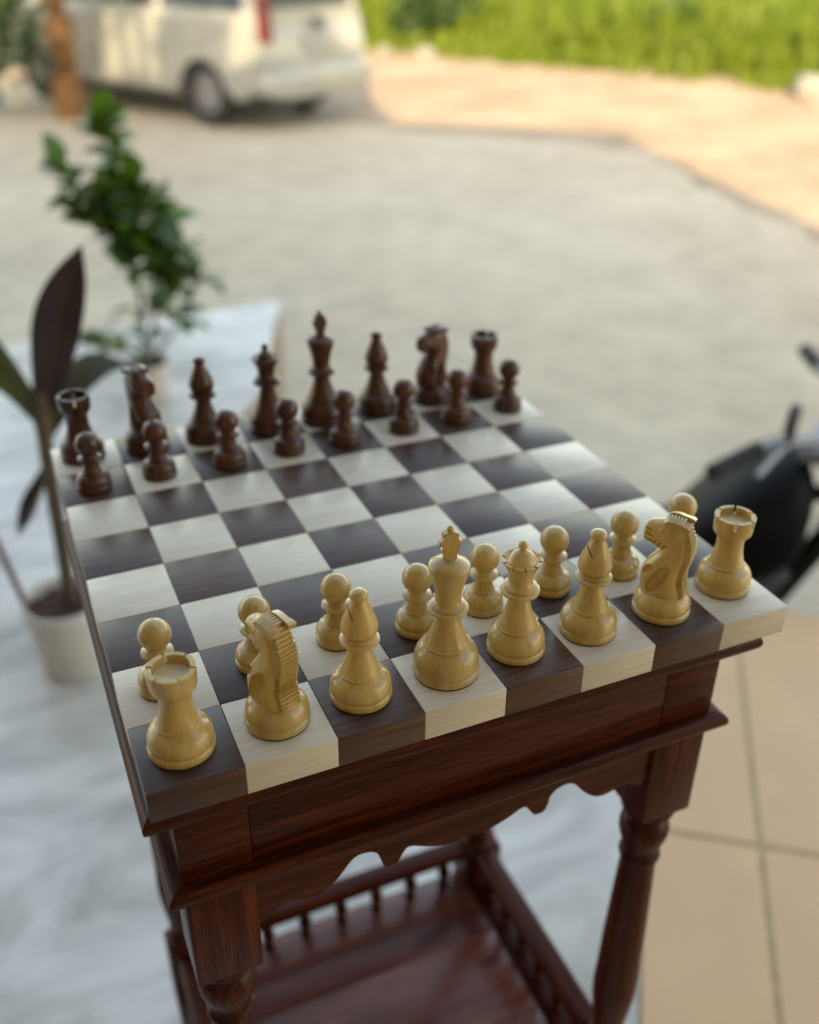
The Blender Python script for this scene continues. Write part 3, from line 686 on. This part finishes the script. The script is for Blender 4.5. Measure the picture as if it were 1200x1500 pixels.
for nm, pts, wd, nr, fo, mt in [
    ('leaf', [(.030, 0, .52), (.058, 0, .60), (.085, -.004, .68), (.112, -.004, .74), (.136, 0, .790)], [.010, .029, .036, .026, .001], (.15, -1, .1), .28, 'canna'),
    ('leaf', [(.028, 0, .50), (.000, -.01, .575), (-.050, -.02, .65), (-.12, -.03, .70), (-.19, -.04, .71)], [.010, .026, .042, .036, .001], (-.2, -1, .25), .30, 'canna_green'),
    ('leaf', [(.022, 0, .425), (.000, .004, .385), (-.028, .0, .335), (-.055, 0, .285)], [.006, .013, .017, .001], (-.5, -1, .3), .3, 'canna'),
    ('leaf', [(.026, .01, .47), (.060, .05, .53), (.095, .09, .56), (.14, .13, .55)], [.008, .022, .026, .001], (.3, -.6, .8), .3, 'canna_green'),
    ('leaf', [(-.13, 0, .42), (-.15, -.01, .50), (-.175, -.02, .58), (-.20, -.03, .63)], [.006, .025, .03, .001], (.2, -1, .2), .3, 'canna')]:
    bm = leaf_strip(pts, wd, nr, fo, 8, .03); lf = finish(nm, bm, mt, canna, 80)
    bm = bmesh.new(); mp_ = spline(pts, 5); tube(bm, [(x, y-.0012, z) for x, y, z in mp_], [.0026*(1-.8*i/len(mp_)) for i in range(len(mp_))], 6); finish('midrib', bm, 'canna_stem', lf, 60)
bush = thing('potted_shrub', 'bushy green shrub with glossy leaves in a white pot behind the board', 'potted plant', (.135, 2.105, FZ), VR)
pot(bush, .070, .12)
stems = [[(.0, 0, .13), (.006, .01, .30), (-.004, .0, .50), (-.012, 0, .70), (-.03, 0, .80)], [(.01, 0, .13), (.05, .03, .28), (.09, .04, .40), (.10, .03, .57)],
         [(.02, 0, .13), (.09, -.02, .20), (.15, -.03, .28), (.205, -.03, .385)], [(-.004, 0, .48), (-.06, -.02, .53), (-.115, -.03, .58), (-.165, -.03, .685)],
         [(.06, .0, .33), (.12, -.03, .40), (.155, -.04, .47)], [(-.004, 0, .42), (-.05, .06, .50), (-.09, .09, .60)], [(.0, .0, .45), (.05, -.05, .55), (.06, -.06, .66)], [(-.01, 0, .13), (-.05, -.02, .18), (-.11, -.03, .19)]]
lm = []
for ln, wd in ((.085, .025), (.070, .023), (.055, .018)):
    bm = leaf_strip([(0, 0, 0), (ln*.3, 0, .006), (ln*.7, 0, .004), (ln, 0, -.006)], [.002, wd, wd*.85, .0005], (0, 0, 1), .22, 4)
    bmesh.ops.recalc_face_normals(bm, faces=bm.faces); me = bpy.data.meshes.new('leaf'); bm.to_mesh(me); bm.free(); me.materials.append(M['bush']); me.shade_smooth(); lm.append(me)
rb = random.Random(5)
stems = [[(x*.86, y, z*.95) for x, y, z in s] for s in stems]
for si, s in enumerate(stems):
    pts = spline(s, 8); bm = bmesh.new(); n = len(pts)
    tube(bm, pts, [.0055*(1-.65*i/n) for i in range(n)], 7); finish('stem', bm, 'stem', bush, 60)
    a = rb.uniform(0, 6)
    for i, p in enumerate(pts):
        if p[2] < .17: continue
        dens = 2 if .36 < p[2] < .70 else (1 if p[2] < .36 else 2)
        if p[2] < .34 and rb.random() < .35: continue
        for q in range(dens):
            a += 2.4
            up = rb.uniform(-.25, .75)
            sc = rb.uniform(.95, 1.45)
            o = link('leaf', rb.choice(lm), None, bush, loc=(p[0]+rb.uniform(-.006, .006), p[1]+rb.uniform(-.006, .006), p[2]), rot=(rb.uniform(-.5, .5), -up, a))
            o.scale = (sc, sc, sc)
    o = link('leaf', lm[0], None, bush, loc=pts[-1], rot=(0, -1.1, a+1)); o.scale = (1.15,)*3

# ------------------------------------------------------------------ motorcycle beside the porch
bike = thing('motorcycle', 'black motorcycle with silver fork parked beside the tiled porch edge', 'motorcycle', (1.295, .871, GZ), atan2(LY, LX))
bike.location = (1.295+.14*LX, .871+.14*LY, GZ)
def ring_wheel(parent, name, x, r, wdt, rw, spokes=5):
    bm = bmesh.new(); maj = r-rw; seg = 40
    rings = []
    for k in range(seg):
        a = 2*pi*k/seg
        rings.append([(x+(maj+rw*cos(b))*cos(a), wdt/2*sin(b), r+(maj+rw*cos(b))*sin(a)) for b in [2*pi*j/12 for j in range(12)]])
    rings.append(rings[0]); loft(bm, rings, cap=False); bmesh.ops.remove_doubles(bm, verts=bm.verts, dist=1e-6)
    ty = finish(name, bm, 'rubber', parent, 60)
    bm = bmesh.new()
    for k in range(seg):
        a0, a1 = 2*pi*k/seg, 2*pi*(k+1)/seg; q = maj-rw*.8
        vs_ = []
        for a, rad, yy in ((a0, q, -.025), (a1, q, -.025), (a1, q, .025), (a0, q, .025)):
            vs_.append(bm.verts.new((x+rad*cos(a), yy, r+rad*sin(a))))
        bm.faces.new(vs_)
    for k in range(spokes):
        a = 2*pi*k/spokes
        tube(bm, [(x+.02*cos(a), 0, r+.02*sin(a)), (x+(maj-rw*.8)*cos(a), 0, r+(maj-rw*.8)*sin(a))], .014, 8)
    tube(bm, [(x, -.06, r), (x, .06, r)], .04, 16)
    finish('wheel_rim', bm, 'engine', ty, 40)
    return ty
ring_wheel(bike, 'tyre', .36, .30, .09, .05)
ring_wheel(bike, 'tyre', -.93, .30, .11, .055)
for s in (-1, 1):
    bm = bmesh.new(); tube(bm, [(-.01, s*.085, .95), (.17, s*.085, .64)], .021, 14); tube(bm, [(.17, s*.085, .64), (.36, s*.085, .305)], .029, 14); finish('fork_leg', bm, 'chrome', bike, 40)
bm = bmesh.new(); box(bm, -.06, .05, -.11, .11, .905, .945, .012, 2); finish('fork_clamp', bm, 'chrome', bike, 40)
hb = spline([(-.16, .36, .985), (-.10, .24, 1.00), (-.02, .12, .985), (.0, .05, .955), (.0, -.05, .955), (-.02, -.12, .985), (-.10, -.24, 1.00), (-.16, -.36, .985)], 5)
bm = bmesh.new(); tube(bm, hb, .0125, 10); finish('handlebar', bm, 'chrome', bike, 60)
for s in (-1, 1):
    bm = bmesh.new(); tube(bm, [(-.115, s*.265, .999), (-.17, s*.385, .984)], .019, 12); finish('grip', bm, 'rubber', bike, 50)
    bm = bmesh.new(); tube(bm, spline([(-.08, s*.22, 1.0), (-.06, s*.24, 1.03), (-.06, s*.26, 1.06)], 4), .006, 8); tube(bm, [(-.055, s*.26, 1.075), (-.07, s*.26, 1.075)], .035, 18); finish('mirror', bm, 'blacktrim', bike, 40)
    bm = bmesh.new(); tube(bm, [(-.07, s*.22, 1.005), (-.085, s*.38, 1.0)], .006, 6); finish('brake_lever', bm, 'chrome', bike, 50)
bm = bmesh.new()
def ysec(x, zb, zt, hw, n=16, e=.6): return [(x, hw*math.copysign(abs(cos(2*pi*k/n))**e, cos(2*pi*k/n)), (zb+zt)/2+(zt-zb)/2*math.copysign(abs(sin(2*pi*k/n))**e, sin(2*pi*k/n))) for k in range(n)]
loft(bm, [ysec(*q) for q in spline([(-.03, .72, .80, .06), (-.05, .66, .88, .12), (-.10, .60, .90, .145), (-.19, .56, .85, .145), (-.28, .54, .755, .12), (-.36, .54, .67, .07)], 3)]); finish('fuel_tank', bm, 'blackpaint', bike, 50)
bm = bmesh.new(); loft(bm, [ysec(*q) for q in spline([(-.26, .58, .69, .09), (-.40, .57, .665, .13), (-.65, .57, .655, .14), (-.95, .58, .665, .13), (-1.10, .60, .67, .09)], 3)]); finish('seat', bm, 'vinyl', bike, 50)
bm = bmesh.new(); loft(bm, [ysec(*q) for q in spline([(-.35, .38, .58, .10), (-.60, .40, .58, .12), (-.95, .48, .59, .11), (-1.20, .54, .61, .06)], 3)]); finish('side_panel', bm, 'blackpaint', bike, 50)
bm = bmesh.new(); box(bm, -.50, -.12, -.13, .13, .24, .46, .04, 3); tube(bm, [(-.20, 0, .42), (-.12, 0, .66)], .085, 16)
for k in range(5): tube(bm, [(-.20+.016*k, 0, .46+.036*k), (-.196+.016*k, 0, .474+.036*k)], .105, 16)
tube(bm, [(-.30, -.17, .34), (-.30, .17, .34)], .10, 18); finish('engine', bm, 'engine', bike, 40)
bm = bmesh.new(); tube(bm, spline([(-.12, -.07, .55), (-.02, -.10, .46), (-.06, -.14, .26), (-.35, -.16, .22), (-.60, -.17, .26), (-1.25, -.18, .38)], 5), [.022]*14+[.045]*12, 12); finish('exhaust', bm, 'chrome', bike, 50)
bm = bmesh.new(); lathe(bm, [(0, -.07), (.05, -.065), (.082, -.02), (.09, .03), (.088, .045), (0, .055)], 24)
bmesh.ops.transform(bm, matrix=Matrix.Translation((.12, 0, .86)) @ Matrix.Rotation(pi/2, 4, 'Y'), verts=bm.verts); finish('headlight', bm, 'blackpaint', bike, 40)
for nm, cx, a0, a1 in (('front_mudguard', .36, -20, 150), ('rear_mudguard', -.93, 20, 190)):
    bm = bmesh.new(); secs = []
    for k in range(13):
        a = radians(a0+(a1-a0)*k/12); rad = .335
        secs.append([(cx+(rad-dz)*cos(a), yy, .30+(rad-dz)*sin(a)) for yy, dz in ((-.062, .03), (-.05, .008), (0, 0), (.05, .008), (.062, .03), (.05, .016), (0, .008), (-.05, .016))])
    loft(bm, secs); finish(nm, bm, 'blackpaint', bike, 50)
bm = bmesh.new()
for s in (-1, 1): tube(bm, [(-.93, s*.10, .30), (-.50, s*.10, .36)], .022, 10); tube(bm, [(-.90, s*.13, .34), (-.72, s*.12, .66)], .026, 12)
tube(bm, [(.0, 0, .93), (.03, 0, .70), (-.15, 0, .30)], .03, 10); tube(bm, [(.0, 0, .80), (-.5, 0, .62), (-1.1, 0, .68)], .02, 10)
finish('frame', bm, 'blacktrim', bike, 50)
for o in list(bike.children):
    if o.name.split('.')[0] in ('fork_leg', 'fork_clamp', 'handlebar', 'grip', 'mirror', 'brake_lever', 'headlight', 'front_mudguard') or (o.name.split('.')[0] == 'tyre' and max(v.co.x for v in o.data.vertices) > 0):
        o.rotation_euler.z = radians(-20)
        if o.name.split('.')[0] in ('handlebar', 'grip', 'mirror', 'brake_lever'): o.location.z = -.01
bm = bmesh.new(); tube(bm, [(-.32, .10, .28), (-.36, .24, .01)], .010, 8); finish('side_stand', bm, 'blacktrim', bike, 50)

# ------------------------------------------------------------------ white van
vdir = Vector((-.483, .875)).normalized(); vrz = atan2(vdir.y, vdir.x)
van = thing('van', 'white van parked at the edge of the driveway, seen from its rear corner', 'van', (2.261, 10.392, GZ), vrz)
# local frame: x forward from the rear axle, y left; left wheel face at y=0
WB = 2.9; WW = 1.60
def arch(cx, r, n=10): return [(cx-r*cos(pi*k/n), .30+r*sin(pi*k/n)) for k in range(n+1)]
low = [(-.86, .42)] + [(-.50, .30)] + arch(0, .42) + arch(WB, .42) + [(WB+.62, .30), (WB+.80, .45), (WB+.80, .78), (WB+.55, .98), (WB+.05, 1.08), (-.80, 1.08), (-.88, .80)]
bm = bmesh.new(); fa, fb = prism(bm, low, -WW+.03, -.03+.06, 'y')
bmesh.ops.bevel(bm, geom=list(fa.edges)+list(fb.edges), offset=.045, segments=3, affect='EDGES')
finish('body', bm, 'van', van, 50)
bm = bmesh.new()   # cabin with tumblehome and rounded corners
def csec(z, x0, x1, y0, y1, r=.10, n=5):
    o_ = []
    for cx, cy, a0 in ((x1-r, y1-r, 0), (x0+r, y1-r, 90), (x0+r, y0+r, 180), (x1-r, y0+r, 270)):
        for k in range(n): a = radians(a0+90*k/(n-1)); o_.append((cx+r*cos(a), cy+r*sin(a), z))
    return o_
loft(bm, [csec(1.0, -.82, WB+.15, -WW+.06, 0.0), csec(1.10, -.82, WB+.02, -WW+.06, 0.0), csec(1.45, -.78, WB-.45, -WW+.12, -.06), csec(1.74, -.72, WB-.85, -WW+.20, -.14), csec(1.82, -.60, WB-1.0, -WW+.30, -.24)])
finish('cabin', bm, 'van', van, 50)
bm = bmesh.new()
def quad(bm, vs_, off):
    A = [bm.verts.new(v) for v in vs_]; B = [bm.verts.new(Vector(v)+Vector(off)) for v in vs_]
    bm.faces.new(A); bm.faces.new(list(reversed(B)))
    for k in range(4): bm.faces.new((A[k], B[k], B[(k+1) % 4], A[(k+1) % 4]))
for x0, x1 in ((-.62, .55), (.66, 1.60), (1.70, 2.45)):
    bm = bmesh.new(); quad(bm, [(x0, .012, 1.13), (x1, .012, 1.13), (min(x1, 2.25)-.06, -.078, 1.55), (x0+.06, -.078, 1.55)], (0, -.03, 0)); finish('side_window', bm, 'glass', van)
bm = bmesh.new(); quad(bm, [(-.845, -.20, 1.15), (-.845, -WW+.26, 1.15), (-.79, -WW+.30, 1.58), (-.79, -.24, 1.58)], (.04, 0, 0)); finish('rear_window', bm, 'glass', van)
for s, yy in ((1, -.02),):
    bm = bmesh.new(); quad(bm, [(-.905, yy-.10*(s > 0)-.0, .86), (-.905, yy+.06*(s < 0)+.015, .86), (-.885, yy+.06*(s < 0)+.0, 1.36), (-.885, yy-.10*(s > 0), 1.36)], (.10, 0, 0)); finish('tail_lamp', bm, 'taillight', van)
bm = bmesh.new(); box(bm, -.80, -.66, -WW+.02, -WW+.12, .88, 1.06, .01, 1); finish('tail_lamp', bm, 'taillight', van, 40)
bm = bmesh.new(); loft(bm, [ysec(-.99+.0, .36, .60, .70), ysec(-.97, .33, .63, .80), ysec(-.84, .31, .66, .84)]); bmesh.ops.translate(bm, verts=bm.verts, vec=(0, -WW/2+.015, 0)); finish('rear_bumper', bm, 'van', van, 45)
bm = bmesh.new(); quad(bm, [(-.908, -.58, .76), (-.908, -1.10, .76), (-.905, -1.10, .88), (-.905, -.58, .88)], (.03, 0, 0)); finish('number_plate', bm, 'plate', van)
bm = bmesh.new(); tube(bm, [(-.90, -WW/2, 1.0), (-.925, -WW/2, 1.0)], .07, 20); finish('emblem', bm, 'emblem', van, 40)
bm = bmesh.new(); box(bm, -.80, -.84+.1, -.45, -WW+.45, 1.0, 1.03, .008, 1); finish('tailgate_handle', bm, 'blacktrim', van, 40)
for xa in (.60, 1.66):
    bm = bmesh.new(); box(bm, xa-.005, xa+.005, .026, .034, .36, 1.06); finish('door_seam', bm, 'blacktrim', van)
for xa in (.75, 1.80):
    bm = bmesh.new(); box(bm, xa, xa+.20, .025, .055, .92, .955, .01, 2); finish('door_handle', bm, 'van', van, 40)
bm = bmesh.new(); box(bm, -.45, WB+.45, -WW+.20, -.17, .16, .36); finish('underbody', bm, 'blacktrim', van)  # underbody widened and lowered so its black stands in for shadow beneath
for x in (0, WB):
    for y in (-.02, -WW+.02):
        s = 1 if y > -.5 else -1
        bm = bmesh.new(); R_ = .335
        prf = [(R_*.60, .10), (R_*.92, .105), (R_, .06), (R_, -.06), (R_*.92, -.105), (R_*.60, -.10), (R_*.60, .10)]
        lathe(bm, prf, 40); bmesh.ops.remove_doubles(bm, verts=bm.verts, dist=1e-6)
        mw = Matrix.Translation((x, y-.10*s, R_)) @ Matrix.Rotation(-pi/2*s, 4, 'X')
        bmesh.ops.transform(bm, matrix=mw, verts=bm.verts); ty = finish('tyre', bm, 'rubber', van, 40)
        bm = bmesh.new(); lathe(bm, [(R_*.62, .085), (R_*.56, .09), (R_*.54, .04), (R_*.15, .055), (0, .06)], 40)
        for k in range(7):
            a = 2*pi*k/7
            box(bm, .03, R_*.58, -.022, .022, .045, .082, .006, 1, mtx=Matrix.Rotation(a, 4, 'Z'))
        bmesh.ops.transform(bm, matrix=mw, verts=bm.verts); finish('wheel_rim', bm, 'alloy', ty, 40)

# ------------------------------------------------------------------ trees and the weedy bank
def leaf_cloud(centers, nper, size, rs):
    vs_, fs_ = [], []
    for (cx, cy, cz, rx, rz) in centers:
        for _ in range(nper):
            d = rs.normal(size=3); d /= np.linalg.norm(d); q = rs.uniform(.25, 1)**.5
            p = np.array([cx+d[0]*rx*q, cy+d[1]*rx*q, cz+d[2]*rz*q])
            a = rs.normal(size=3); a /= np.linalg.norm(a); b = np.cross(a, rs.normal(size=3)); b /= np.linalg.norm(b)
            s = size*rs.uniform(.6, 1.3); i = len(vs_)
            vs_ += [p-a*s, p+b*s*.42, p+a*s, p-b*s*.42]; fs_.append((i, i+1, i+2, i+3))
    return vs_, fs_
def cloud_obj(name, centers, nper, size, material, parent, rs):
    v, f_ = leaf_cloud(centers, nper, size, rs); me = bpy.data.meshes.new(name); me.from_pydata([tuple(x) for x in v], [], f_)
    return link(name, me, material, parent)
def tree(label, loc, trunk_pts, trunk_r, clumps, nper, size, name='tree', rs=rng):
    t = thing(name, label, 'tree', loc)
    pts = spline(trunk_pts, 5); n = len(pts); bm = bmesh.new()
    rads = [trunk_r*(1.25-.9*min(1, i/n)) if i > 1 else trunk_r*1.5 for i in range(n)]
    tube(bm, [(p[0]+random.uniform(-.015, .015), p[1]+random.uniform(-.015, .015), p[2]) for p in pts], rads, 14)
    top = Vector(pts[int(n*.6)])
    for c in clumps[:8]:
        e = Vector(c[:3]); tube(bm, spline([tuple(top), tuple((top+e)/2+Vector((0, 0, -.2))), tuple(e)], 4), [trunk_r*.4*(1-k/12) for k in range(9)], 7)
    finish('trunk', bm, 'bark', t, 60)
    cloud_obj('crown', clumps, nper, size, 'crown', t, rs)
    return t
def clumps(n, cx, cy, cz, rx, rz, r, rs):
    o_ = []
    for _ in range(n):
        d = rs.normal(size=3); d /= np.linalg.norm(d); q = rs.uniform(.2, 1)**.5
        o_.append((cx+d[0]*rx*q, cy+d[1]*rx*q, cz+d[2]*rz*q, r*rs.uniform(.6, 1.2), r*rs.uniform(.5, .9)))
    return o_
# slender trunk in front of the van
tree('slender brown tree trunk standing in front of the van', (1.03, 11.50, GZ), [(0, 0, -.1), (.0, .02, .6), (-.02, .03, 1.6), (.03, .05, 2.8), (.1, .1, 3.8)], .155, clumps(16, .1, .6, 4.6, 1.6, .9, .6, np.random.default_rng(3)), 110, .10)
# big tree whose crown shades the van with dapples
tree('large spreading tree behind the house dappling the van with shade', (-5.6, -3.9, GZ), [(0, 0, -.1), (.1, 0, 2.5), (.2, .1, 5.0), (.6, .4, 7.4), (1.0, .9, 9.2)], .26, clumps(15, 1.1, 1.0, 9.4, 2.8, 1.7, .68, np.random.default_rng(14)), 260, .15)
# weeds on the bank
bl_ = [(-9, 36), (0, 24), (4.6, 17.6), (6.3, 16.0), (7.0, 14.7), (7.75, 13.35), (8.7, 11.9), (9.6, 10.35), (10.4, 8.6), (12.0, 5.5), (15, 0)]
def bank_point(rs):
    while True:
        k = rs.integers(0, len(bl_)-1); t = rs.uniform(); a = np.array(bl_[k], float)*(1-t)+np.array(bl_[k+1], float)*t
        d = rs.uniform(0, 1)**1.6*16
        x, y = a[0]+d*.72+rs.normal()*.22, a[1]+d*.69+rs.normal()*.22
        return x, y, d
rs = np.random.default_rng(21)
vs_, fs_ = [], []
for _ in range(5200):
    x, y, d = bank_point(rs); z = gz(x, y)
    if rs.uniform() < .5*math.exp(-d/.5): continue
    hh = (.16+.55*min(1, d/2.2))*rs.uniform(.5, 1.2)
    for q in range(6):
        a = rs.uniform(0, 2*pi); r = rs.uniform(0, .16); lean = rs.uniform(.1, .5)*hh; wd = rs.uniform(.018, .045)
        bx, by = x+r*cos(a), y+r*sin(a); h = hh*rs.uniform(.6, 1.15); i = len(vs_)
        px, py = -sin(a)*wd, cos(a)*wd
        vs_ += [(bx-px*.6, by-py*.6, z-.02), (bx+px*.6, by+py*.6, z-.02), (bx+px+lean*.4*cos(a), by+py+lean*.4*sin(a), z+h*.6), (bx-px+lean*.4*cos(a), by-py+lean*.4*sin(a), z+h*.6), (bx+lean*cos(a), by+lean*sin(a), z+h)]
        fs_ += [(i, i+1, i+2, i+3), (i+3, i+2, i+4)]
me = bpy.data.meshes.new('weeds'); me.from_pydata(vs_, [], fs_); wo = link('weeds', me, 'grass')
wo['kind'] = 'stuff'; wo['label'] = 'bright green sunlit weeds covering the bank'; wo['category'] = 'weeds'
for i, (x, y, s, lb) in enumerate([(7.5, 16.2, 1.0, 'rounded dark green shrub on the bank beside the van'), (10.9, 14.2, .75, 'low green shrub among the sunlit weeds'), (12.6, 11.8, .9, 'green shrub on the bank above the white rubble'), (.10, 12.1, 1.45, 'dark dense shrub beside the nose of the van')]):
    t = thing('shrub', lb, 'shrub', (x, y, gz(x, y)))
    bm = bmesh.new()
    for k in range(5):
        a = k*1.26; tube(bm, [(0, 0, -.05), (.2*s*cos(a), .2*s*sin(a), .4*s), (.4*s*cos(a), .4*s*sin(a), .8*s)], [.03*s, .02*s, .01*s], 6)
    finish('stem', bm, 'stem', t)
    cloud_obj('foliage', clumps(14, 0, 0, .55*s, .6*s, .4*s, .35*s, rs), 90, .075, 'shrub', t, rs)
for i, (x, y, s, lb) in enumerate([(6.75, 14.75, .15, 'grey boulder at the foot of the bank near the shrub'), (6.3, 15.3, .11, 'small grey stone at the foot of the bank'), (9.75, 9.65, .26, 'pale broken rock at the end of the weedy bank'), (10.1, 9.1, .20, 'lower pale rock lying on the sandy dirt'), (9.45, 9.15, .13, 'smallest pale rock on the sandy dirt')]):
    bm = bmesh.new(); bmesh.ops.create_icosphere(bm, subdivisions=3, radius=s)
    for v in bm.verts:
        n_ = v.co.normalized(); v.co *= 1+.22*sin(n_.x*5+i)*cos(n_.y*4+i*2)+.10*sin(n_.z*9+n_.x*7+i)
        v.co.z *= .65
    tag(finish('rock', bm, 'rock', None, 35, loc=(x, y, gz(x, y)+s*.3)), lb, 'rock', 'rocks at the foot of the bank')
